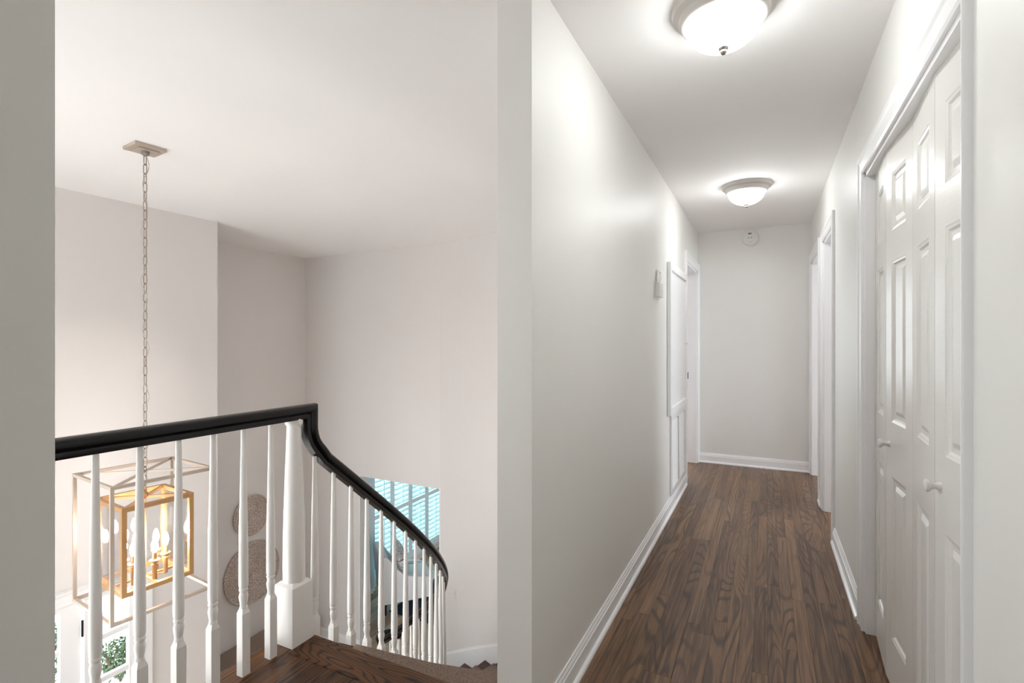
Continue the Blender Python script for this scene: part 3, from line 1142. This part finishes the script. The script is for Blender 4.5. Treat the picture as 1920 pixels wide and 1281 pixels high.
LW = (CL[1] - CL[0] - 0.064) / 4 - 0.0012
leaf_me, panel_me = leaf_mesh(LW)
knob_me = MB().lathe([(0.0, 0.0), (0.012, 0.0), (0.0105, 0.006), (0.008, 0.012), (0.009, 0.019), (0.0155, 0.025), (0.0175, 0.030), (0.0165, 0.035), (0.009, 0.038), (0.0, 0.0385)], 18,
                     Matrix.Rotation(-PI / 2, 4, 'Y')).mesh('knob', M['door'], 40)
XH, XFD = 0.436, 0.419            # hinge ends and folded middle
ys = [CL[0] + 0.0300 + i * (LW + 0.0016) for i in range(5)]
for pair, (i0, name, lab) in enumerate(((0, 'door_1', 'white moulded bifold closet door nearest the viewer'), (2, 'door_2', 'white moulded bifold closet door farther along the hall'))):
    e = thing(name, lab, 'closet door', (XH, ys[i0], 0.012), 0, 'bifold closet doors', kind='structure')
    for j in range(2):
        ya, yb = ys[i0 + j], ys[i0 + j + 1]
        xa, xb = (XH, XFD) if j == 0 else (XFD, XH)
        rz = math.atan2(-(xb - xa), yb - ya)
        lf = inst('leaf', leaf_me, e, (xa - XH, ya - ys[i0] , 0), (0, 0, rz))
        for pm in panel_me:
            inst('panel', pm, lf)
        if j == 0:
            inst('knob', knob_me, lf, (0.0, LW - 0.045, 0.913))

# ------------------------------------------------------------------ things on the hall walls
# access panel
e = thing('access_panel', 'white framed access panel on the left wall above the louvred grille', 'access panel', (XL, 4.42, 0.75))
y0, y1, z0, z1 = -0.455, 0.455, 0.0, 1.17
for a, b, c, d in ((y0, y0 + 0.06, z0, z1), (y1 - 0.06, y1, z0, z1), (y0 + 0.06, y1 - 0.06, z0, z0 + 0.06), (y0 + 0.06, y1 - 0.06, z1 - 0.06, z1)):
    m = MB().box(0.0005, 0.030, a, b, c, d)
    m.build('frame_moulding', M['trim'], e, bevel=0.006)
MB().box(0.0005, 0.016, y0 + 0.0605, y1 - 0.0605, z0 + 0.0605, z1 - 0.0605).build('panel', M['trim'], e)
MB().lathe([(0.0, 0), (0.006, 0), (0.005, 0.010), (0.010, 0.016), (0.010, 0.022), (0.0, 0.024)], 14, Matrix.Translation((0.016, 0.36, 0.55)) @ Matrix.Rotation(PI / 2, 4, 'Y')).build('knob', M['plastic'], e, smooth=40)
# return air grille
e = thing('return_air_grille', 'white louvred return air grille low on the left wall', 'vent', (XL, 4.49, 0.115))
w, h = 0.39, 0.625
MB().box(0.0005, 0.003, -w + 0.02, w - 0.02, 0.02, h - 0.02).build('backing', M['vent_dark'], e)
for a, b, c, d in ((-w, -w + 0.045, 0, h), (w - 0.045, w, 0, h), (-w + 0.045, w - 0.045, 0, 0.045), (-w + 0.045, w - 0.045, h - 0.045, h), (-0.03, 0.03, 0.045, h - 0.045)):
    MB().box(0.001, 0.014, a, b, c, d).build('frame', M['trim'], e, bevel=0.003)
lv = MB()
lv.add([(0.003, 0, 0.018), (0.0045, 0, 0.0195), (0.0145, 0, 0.0015), (0.013, 0, 0.0), (0.003, 1, 0.018), (0.0045, 1, 0.0195), (0.0145, 1, 0.0015), (0.013, 1, 0.0)],
       [(0, 1, 2, 3), (7, 6, 5, 4), (0, 4, 5, 1), (1, 5, 6, 2), (2, 6, 7, 3), (3, 7, 4, 0)])
lv_me = lv.mesh('louver', M['trim'])
for col in (-w + 0.0452, 0.0302):
    for i in range(36):
        inst('louver', lv_me, e, (0, col, 0.047 + i * 0.0147), scale=(1, w - 0.0755 - 0.030, 0.66))
# thermostat
e = thing('thermostat', 'small white thermostat with a curled paper tag above it', 'thermostat', (XL, 3.56, 1.605))
MB().box(0.0005, 0.006, -0.085, 0.075, 0.0, 0.118).build('back_plate', M['plastic'], e, bevel=0.002)
MB().box(0.006, 0.034, -0.072, 0.062, 0.012, 0.106).build('body', M['plastic'], e, bevel=0.005)
MB().box(0.034, 0.0352, -0.05, 0.02, 0.05, 0.095).build('display', M['plastic'], e)
m = MB()
secs = []
for i in range(10):
    q = i / 9.0
    x = 0.006 + 0.020 * math.sin(q * PI * 0.9)
    z = 0.10 + 0.10 * q
    secs.append([(x, -0.065 + 0.05 * q, z), (x + 0.0015, -0.065 + 0.05 * q, z), (x + 0.0015, 0.03 + 0.025 * q, z), (x, 0.03 + 0.025 * q, z)])
m.sweep(secs)
m.build('paper_tag', M['plastic'], e, smooth=50)
MB().box(0.025, 0.0262, -0.012, 0.012, 0.176, 0.180).build('tag_print', M['print_grey'], e)
# smoke detector
e = thing('smoke_detector', 'round white smoke detector high on the hall end wall', 'smoke detector', (-0.151, YE, 2.40))
T = Matrix.Rotation(PI / 2, 4, 'X')
MB().lathe([(0.083, 0.0005), (0.083, 0.010), (0.078, 0.012), (0.078, 0.016), (0.080, 0.018), (0.079, 0.030), (0.070, 0.037), (0.0, 0.039)], 40, T).build('body', M['plastic'], e, smooth=40)
MB().box(-0.020, 0.012, -0.0395, -0.030, 0.036, 0.052).build('label_print', M['print_grey'], e)
for x, z in ((-0.014, 0.0), (0.012, 0.002)):
    MB().lathe([(0.0055, 0.036), (0.0055, 0.0402), (0.0, 0.0405)], 12, Matrix.Translation((x, 0, z)) @ T).build('button', M['print_grey'], e)
MB().box(-0.014, 0.018, -0.0388, -0.030, -0.050, -0.034).build('label_print', M['plastic_grey'], e)

# ------------------------------------------------------------------ foyer: front door, sidelights
def lites(name, label, ya, yb, zt, stile, toprail, n, pane_h, mun, hinge=False, cat='door', kick=0.25):
    e = thing(name, label, cat, (XD, (ya + yb) / 2, ZF), 0, kind='structure')
    oy = (ya + yb) / 2
    x0, x1 = -0.075, -0.030
    MB().box(x0, x1, ya - oy, ya + stile - oy, 0.01, zt - ZF).build('stile', M['trim'], e)
    MB().box(x0, x1, yb - stile - oy, yb - oy, 0.01, zt - ZF).build('stile', M['trim'], e)
    za = zt - ZF - toprail
    MB().box(x0, x1, ya + stile - oy, yb - stile - oy, za, zt - ZF).build('top_rail', M['trim'], e)
    cols = 2 if (yb - ya) > 0.6 else 1
    yy0, yy1 = ya + stile - oy, yb - stile - oy
    z = za
    for i in range(n):
        zl = z - pane_h
        for c in range(cols):
            a = yy0 + (yy1 - yy0) * c / cols + (mun / 2 if c else 0)
            b = yy0 + (yy1 - yy0) * (c + 1) / cols - (mun / 2 if c < cols - 1 else 0)
            MB().box(-0.055, -0.050, a, b, zl, z).build('pane', M['glass'], e)
        if i < n - 1:
            MB().box(-0.070, -0.036, yy0, yy1, zl - mun, zl).build('muntin', M['trim'], e)
            if cols == 2: MB().box(-0.070, -0.036, -mun / 2, mun / 2, zl, z).build('muntin', M['trim'], e)
            z = zl - mun
        else:
            if cols == 2: MB().box(-0.070, -0.036, -mun / 2, mun / 2, zl, z).build('muntin', M['trim'], e)
            z = zl
    MB().box(x0, x1, yy0, yy1, 0.01, z).build('bottom_rail', M['trim'], e)
    if hinge:
        for zz in (-0.86, -1.55, -2.3):
            MB().lathe([(0.007, zz - ZF - 0.062), (0.007, zz - ZF + 0.062)], 10, Matrix.Translation((-0.020, yb - oy + 0.006, 0))).build('hinge', M['dark_metal'], e)
        MB().lathe([(0.0, 0.0), (0.025, 0.0), (0.012, 0.01), (0.012, 0.03), (0.026, 0.045), (0.026, 0.06), (0.0, 0.065)], 16, Matrix.Translation((-0.03, ya + 0.06 - oy, 1.0)) @ Matrix.Rotation(PI / 2, 4, 'Y')).build('door_knob', M['dark_metal'], e, smooth=40)
    return e


lites('door_3', 'white front door with glazed panes and black hinges', 1.085, 2.003, -0.645, 0.125, 0.04, 5, 0.28, 0.035, True)
lites('window_1', 'narrow glazed sidelight to the right of the front door', 2.075, 2.385, -0.645, 0.052, 0.04, 5, 0.295, 0.04, cat='window')
lites('window_2', 'narrow glazed sidelight added on the unseen far side of the front door', 0.70, 1.01, -0.645, 0.052, 0.04, 5, 0.295, 0.04, cat='window')  # out of view, added for symmetry and more daylight
e = thing('trim_6', 'white frame and cornice round the front door', 'door trim', kind='structure')
for a, b in ((0.66, 0.70), (1.01, 1.083), (2.016, 2.073), (2.387, 2.42)):
    MB().box(XD - 0.10, XD - 0.004, a, b, ZF, -0.645).build('jamb', M['trim'], e)
MB().box(XD - 0.10, XD - 0.004, 0.66, 2.42, -0.643, -0.62).build('head_jamb', M['trim'], e)
for a, b in ((0.58, 0.665), (2.405, 2.485)):
    MB().box(XD, XD + 0.02, a, b, ZF, -0.63).build('side_casing', M['trim'], e, bevel=0.004)
MB().box(XD, XD + 0.02, 0.58, 2.485, -0.63, -0.56).build('head_casing', M['trim'], e, bevel=0.004)
m = MB()
m.sweep([[(XD, y, -0.56), (XD + 0.028, y, -0.56), (XD + 0.03, y, -0.548), (XD + 0.05, y, -0.53), (XD + 0.055, y, -0.515), (XD, y, -0.515)] for y in (0.56, 2.505)])
m.build('cornice', M['trim'], e)


# shrubs outside
def shrub(label, x, y, r, h, n):
    e = thing('shrub', label, 'shrub', (x, y, ZF - 0.2), 0, 'shrubs outside the front door')
    m = MB()
    for i in range(n):
        u, v = random.uniform(-1, 1), random.uniform(0, 2 * PI)
        rr = random.random() ** 0.4
        q = math.sqrt(1 - u * u)
        c = Vector((r * rr * q * math.cos(v), r * rr * q * math.sin(v), h * 0.55 + h * 0.45 * rr * u))
        d = Vector((random.uniform(-1, 1), random.uniform(-1, 1), random.uniform(-0.3, 1))).normalized()
        s = d.cross(Vector((random.uniform(-1, 1), random.uniform(-1, 1), 0.3))).normalized() * 0.014
        m.add([c, c + d * 0.03 + s, c + d * 0.07, c + d * 0.03 - s], [(0, 1, 2, 3)])
    me = bpy.data.meshes.new('foliage')
    me.from_pydata(m.v, [], m.f)
    me.materials.append(M['leafa'])
    o = inst('foliage', me, e)
    o['kind'] = 'stuff'
    t = MB()
    for i in range(5):
        a = i * 1.256
        t.tube([(0, 0, 0), (0.06 * math.cos(a), 0.06 * math.sin(a), h * 0.3), (0.2 * math.cos(a), 0.2 * math.sin(a), h * 0.75)], 0.012, 6)
    t.build('stem', M['bark'], e)


shrub('leafy green shrub seen low through the right sidelight', -7.0, 3.42, 0.26, 0.50, 700)
shrub('green shrub seen high at the left edge of the right sidelight', -9.0, 4.0, 0.28, 1.3, 1300)
shrub('green shrub beyond the front door glass', -7.6, 2.85, 0.40, 0.75, 1300)

# woven wall discs
def disc(label, y, z, R):
    e = thing('woven_wall_disc', label, 'wall decor', (XW, y, z), 0, 'woven discs hung on the recessed wall')
    T = Matrix.Rotation(PI / 2, 4, 'Y')
    pr = [(R * 0.96, 0.002), (R, 0.012), (R * 0.995, 0.03), (R * 0.97, 0.04)]
    nr = int(R / 0.0125)
    for i in range(nr * 2):
        r = R * 0.95 * (1 - i / (nr * 2.0))
        pr.append((r, 0.022 + 0.014 * (r / R) ** 2 + (0.005 if i % 2 else 0)))
    pr.append((0.0, 0.022))
    MB().lathe(pr, 64, T).build('coil', M['weave'], e, smooth=60)
    rim = [(0.034, R * math.cos(a) * 0.985, R * math.sin(a) * 0.985) for a in [2 * PI * i / 64 for i in range(64)]]
    m = MB()
    secs = []
    for i, p in enumerate(rim):
        a = 2 * PI * i / 64
        secs.append([Vector((p[0] + 0.011 * math.cos(b), (R * 0.985 + 0.011 * math.sin(b)) * math.cos(a), (R * 0.985 + 0.011 * math.sin(b)) * math.sin(a))) for b in [2 * PI * k / 8 for k in range(8)]])
    m.sweep(secs, True)
    m.build('rim', M['weave'], e, smooth=60)


disc('smaller round woven seagrass disc, upper of the pair', 4.11, -0.775, 0.235)
disc('larger round woven seagrass disc, lower of the pair', 4.12, -1.475, 0.365)

# low bench under the discs
e = thing('low_bench', 'low taupe upholstered bench against the wall under the woven discs', 'bench', (XW + 0.26, 3.92, ZF))
MB().box(-0.24, 0.24, -0.66, 0.66, 0.14, 0.355).build('seat', M['taupe_fabric'], e, bevel=0.012)
for sx in (-0.2, 0.2):
    for sy in (-0.60, 0.60):
        MB().lathe([(0.016, 0.0), (0.024, 0.14)], 12, Matrix.Translation((sx, sy, 0))).build('leg', M['leg'], e, smooth=40)

# light switch on the curved wall
x = -3.16
y = outer_y(x)
sl = -(EB / EA) * ((x - ECX) / EA) / math.sqrt(1 - ((x - ECX) / EA) ** 2)
e = thing('light_switch', 'white light switch plate on the curved wall beside the living room opening', 'light switch', (x, y, -1.53), math.atan(sl))
MB().box(-0.036, 0.036, -0.007, -0.0008, -0.058, 0.058).build('plate', M['plastic'], e, bevel=0.002)
MB().box(-0.006, 0.006, -0.018, -0.007, -0.005, 0.014).build('toggle', M['plastic'], e, bevel=0.001)
for z in (-0.04, 0.04):
    MB().lathe([(0.003, 0), (0.003, 0.001), (0, 0.0012)], 8, Matrix.Translation((0, -0.007, z)) @ Matrix.Rotation(PI / 2, 4, 'X')).build('screw', M['print_grey'], e)

# ------------------------------------------------------------------ living room
# window frame
e = thing('window_3', 'tall living room window behind plantation shutters', 'window', (XW, 7.43, ZF), 0, kind='structure')
for a, b, c, d in ((-1.2, -1.16, 0.18, 2.3), (1.16, 1.2, 0.18, 2.3), (-1.16, 1.16, 0.18, 0.22), (-1.16, 1.16, 2.26, 2.3), (-0.02, 0.02, 0.22, 2.26)):
    MB().box(-0.115, -0.07, a, b, c, d).build('frame', M['trim'], e)
MB().box(-0.095, -0.09, -1.16, -0.02, 0.22, 2.26).build('pane', M['teal_glass'], e)
MB().box(-0.095, -0.09, 0.02, 1.16, 0.22, 2.26).build('pane', M['teal_glass'], e)
MB().box(0.0005, 0.05, -1.24, 1.24, 0.135, 0.175).build('sill', M['trim'], e, bevel=0.004)
# shutters
PWID, PH0, PH1 = 0.478, 0.185, 2.29
stile_me = MB().box(-0.016, 0.016, -0.026, 0.026, 0, PH1 - PH0).mesh('stile', M['trim'])
rail_me = MB().box(-0.014, 0.014, -0.187, 0.187, -0.035, 0.035).mesh('rail', M['trim'])
lm = MB()
rings = []
for yy in (-0.186, 0.186):
    rings.append([(0.038 * math.cos(a), yy, 0.0055 * math.sin(a)) for a in [2 * PI * k / 10 for k in range(10)]])
lm.sweep(rings)
louv_me = lm.mesh('louver', M['trim'], 50)
rod_me = MB().box(-0.005, 0.005, -0.006, 0.006, 0, 1).mesh('tilt_rod', M['trim'])
which = ('first', 'second', 'third', 'fourth', 'fifth')
for i in range(5):
    e = thing('shutter_panel', 'white plantation shutter panel, %s from the curtain' % which[i], 'shutter', (XW + 0.0, 6.23 + 0.24 + i * 0.48, ZF + PH0), 0, 'plantation shutters in the living room')
    for sy in (-1, 1):
        inst('stile', stile_me, e, (0, sy * (PWID / 2 - 0.0265), 0))
    H = PH1 - PH0
    for z in (0.036, 0.92, H - 0.036):
        inst('rail', rail_me, e, (0, 0, z))
    for za, zb in ((0.075, 0.88), (0.96, H - 0.075)):
        n = int((zb - za) / 0.079)
        for j in range(n):
            inst('louver', louv_me, e, (0, 0, za + (j + 0.5) * (zb - za) / n), (0, math.radians(24), 0))
        inst('tilt_rod', rod_me, e, (0.043, 0, za + 0.02), scale=(1, 1, zb - za - 0.04))
# curtain
m = MB()
secs = []
for j in range(60):
    y = 5.16 + (6.20 - 5.16) * j / 59
    x = XW + 0.10 + 0.035 * math.sin(j * 0.85) + 0.010 * math.sin(j * 2.1)
    secs.append([(x, y, ZF + 0.012), (x + 0.004, y, ZF + 0.012), (x + 0.004, y, -0.33), (x, y, -0.33)])
m.sweep(secs)
e = thing('curtain', 'pale full-length curtain hanging left of the shutters', 'curtain', (0, 0, 0))
m.build('fabric', M['curtain'], e, smooth=60)
m = MB().tube([(XW + 0.10, 5.10, -0.32), (XW + 0.10, 6.25, -0.32)], 0.012, 10)
m.build('rod', M['dark_metal'], e, smooth=60)
# rug
tag(MB().box(-4.89, -2.3, 5.82, 8.5, ZF + 0.0005, ZF + 0.012).build('area_rug', M['navy'], bevel=0.004), 'navy woven area rug on the light oak floor', 'rug')
# armchair: local x = depth forward, y = left
F = math.radians(49.7)
e = thing('armchair', 'white upholstered armchair with sloping arms and dark legs', 'armchair', (-4.84, 5.64, ZF + 0.012), F)
D_, W_ = 0.74, 0.66


def arm(y0, y1):
    m = MB()
    side = [(0.0, 0.17), (0.70, 0.17), (0.72, 0.42), (0.66, 0.47), (0.45, 0.50), (0.30, 0.55), (0.18, 0.66), (0.10, 0.78), (0.04, 0.84), (-0.03, 0.85), (-0.06, 0.82), (-0.03, 0.5)]
    m.sweep([[(x, y, z) for x, z in side] for y in (y0, y1)])
    return m


arm(0.0, 0.085).build('arm', M['white_fabric'], e, bevel=0.012, smooth=50)
arm(W_ - 0.085, W_).build('arm', M['white_fabric'], e, bevel=0.012, smooth=50)
m = MB()
bk = [(0.0, 0.17), (0.12, 0.17), (0.15, 0.45), (0.08, 0.80), (0.03, 0.86), (-0.04, 0.86), (-0.06, 0.82), (-0.03, 0.5)]
m.sweep([[(x, y, z) for x, z in bk] for y in (0.087, W_ - 0.087)])
m.build('backrest', M['white_fabric'], e, bevel=0.012, smooth=50)
MB().box(0.155, 0.70, 0.09, W_ - 0.09, 0.17, 0.32).build('seat_base', M['white_fabric'], e, bevel=0.01)
MB().box(0.16, 0.73, 0.092, W_ - 0.092, 0.325, 0.46).build('seat_cushion', M['white_fabric'], e, bevel=0.035, smooth=60)
for lx in (0.04, 0.66):
    for ly in (0.05, W_ - 0.05):
        MB().lathe([(0.012, 0.0), (0.020, 0.17)], 10, Matrix.Translation((lx, ly, 0))).build('leg', M['leg'], e, smooth=40)


# pillow leaning on the backrest
def pillow_mesh(w, t):
    m = MB()
    n = 14
    grid = []
    for sgn in (1, -1):
        vs = []
        for i in range(n + 1):
            for j in range(n + 1):
                u, v = 2 * i / n - 1, 2 * j / n - 1
                b = max(0.0, (1 - u ** 4) * (1 - v ** 4)) ** 0.6
                k = 1 - 0.06 * (1 - abs(u)) * abs(v) ** 3
                vs.append((sgn * t / 2 * b, u * w / 2 * (1 - 0.05 * (1 - v * v)), v * w / 2 * (1 - 0.05 * (1 - u * u))))
        fs = []
        for i in range(n):
            for j in range(n):
                a = i * (n + 1) + j
                fs.append((a, a + 1, a + n + 2, a + n + 1))
        m.add(vs, fs)
    return m


ax = Vector((math.cos(F), math.sin(F), 0))
ay = Vector((-math.sin(F), math.cos(F), 0))
pp = Vector((-4.84, 5.64, ZF + 0.012)) + ax * 0.30 + ay * 0.315
p1 = pillow_mesh(0.44, 0.15).build('throw_pillow', M['pillow'], smooth=70)
p1.location = pp + Vector((0, 0, 0.69))
p1.rotation_euler = (math.radians(18), math.radians(-22), F - 0.25)
tag(p1, 'patterned grey and white square pillow leaning in the white armchair', 'pillow')
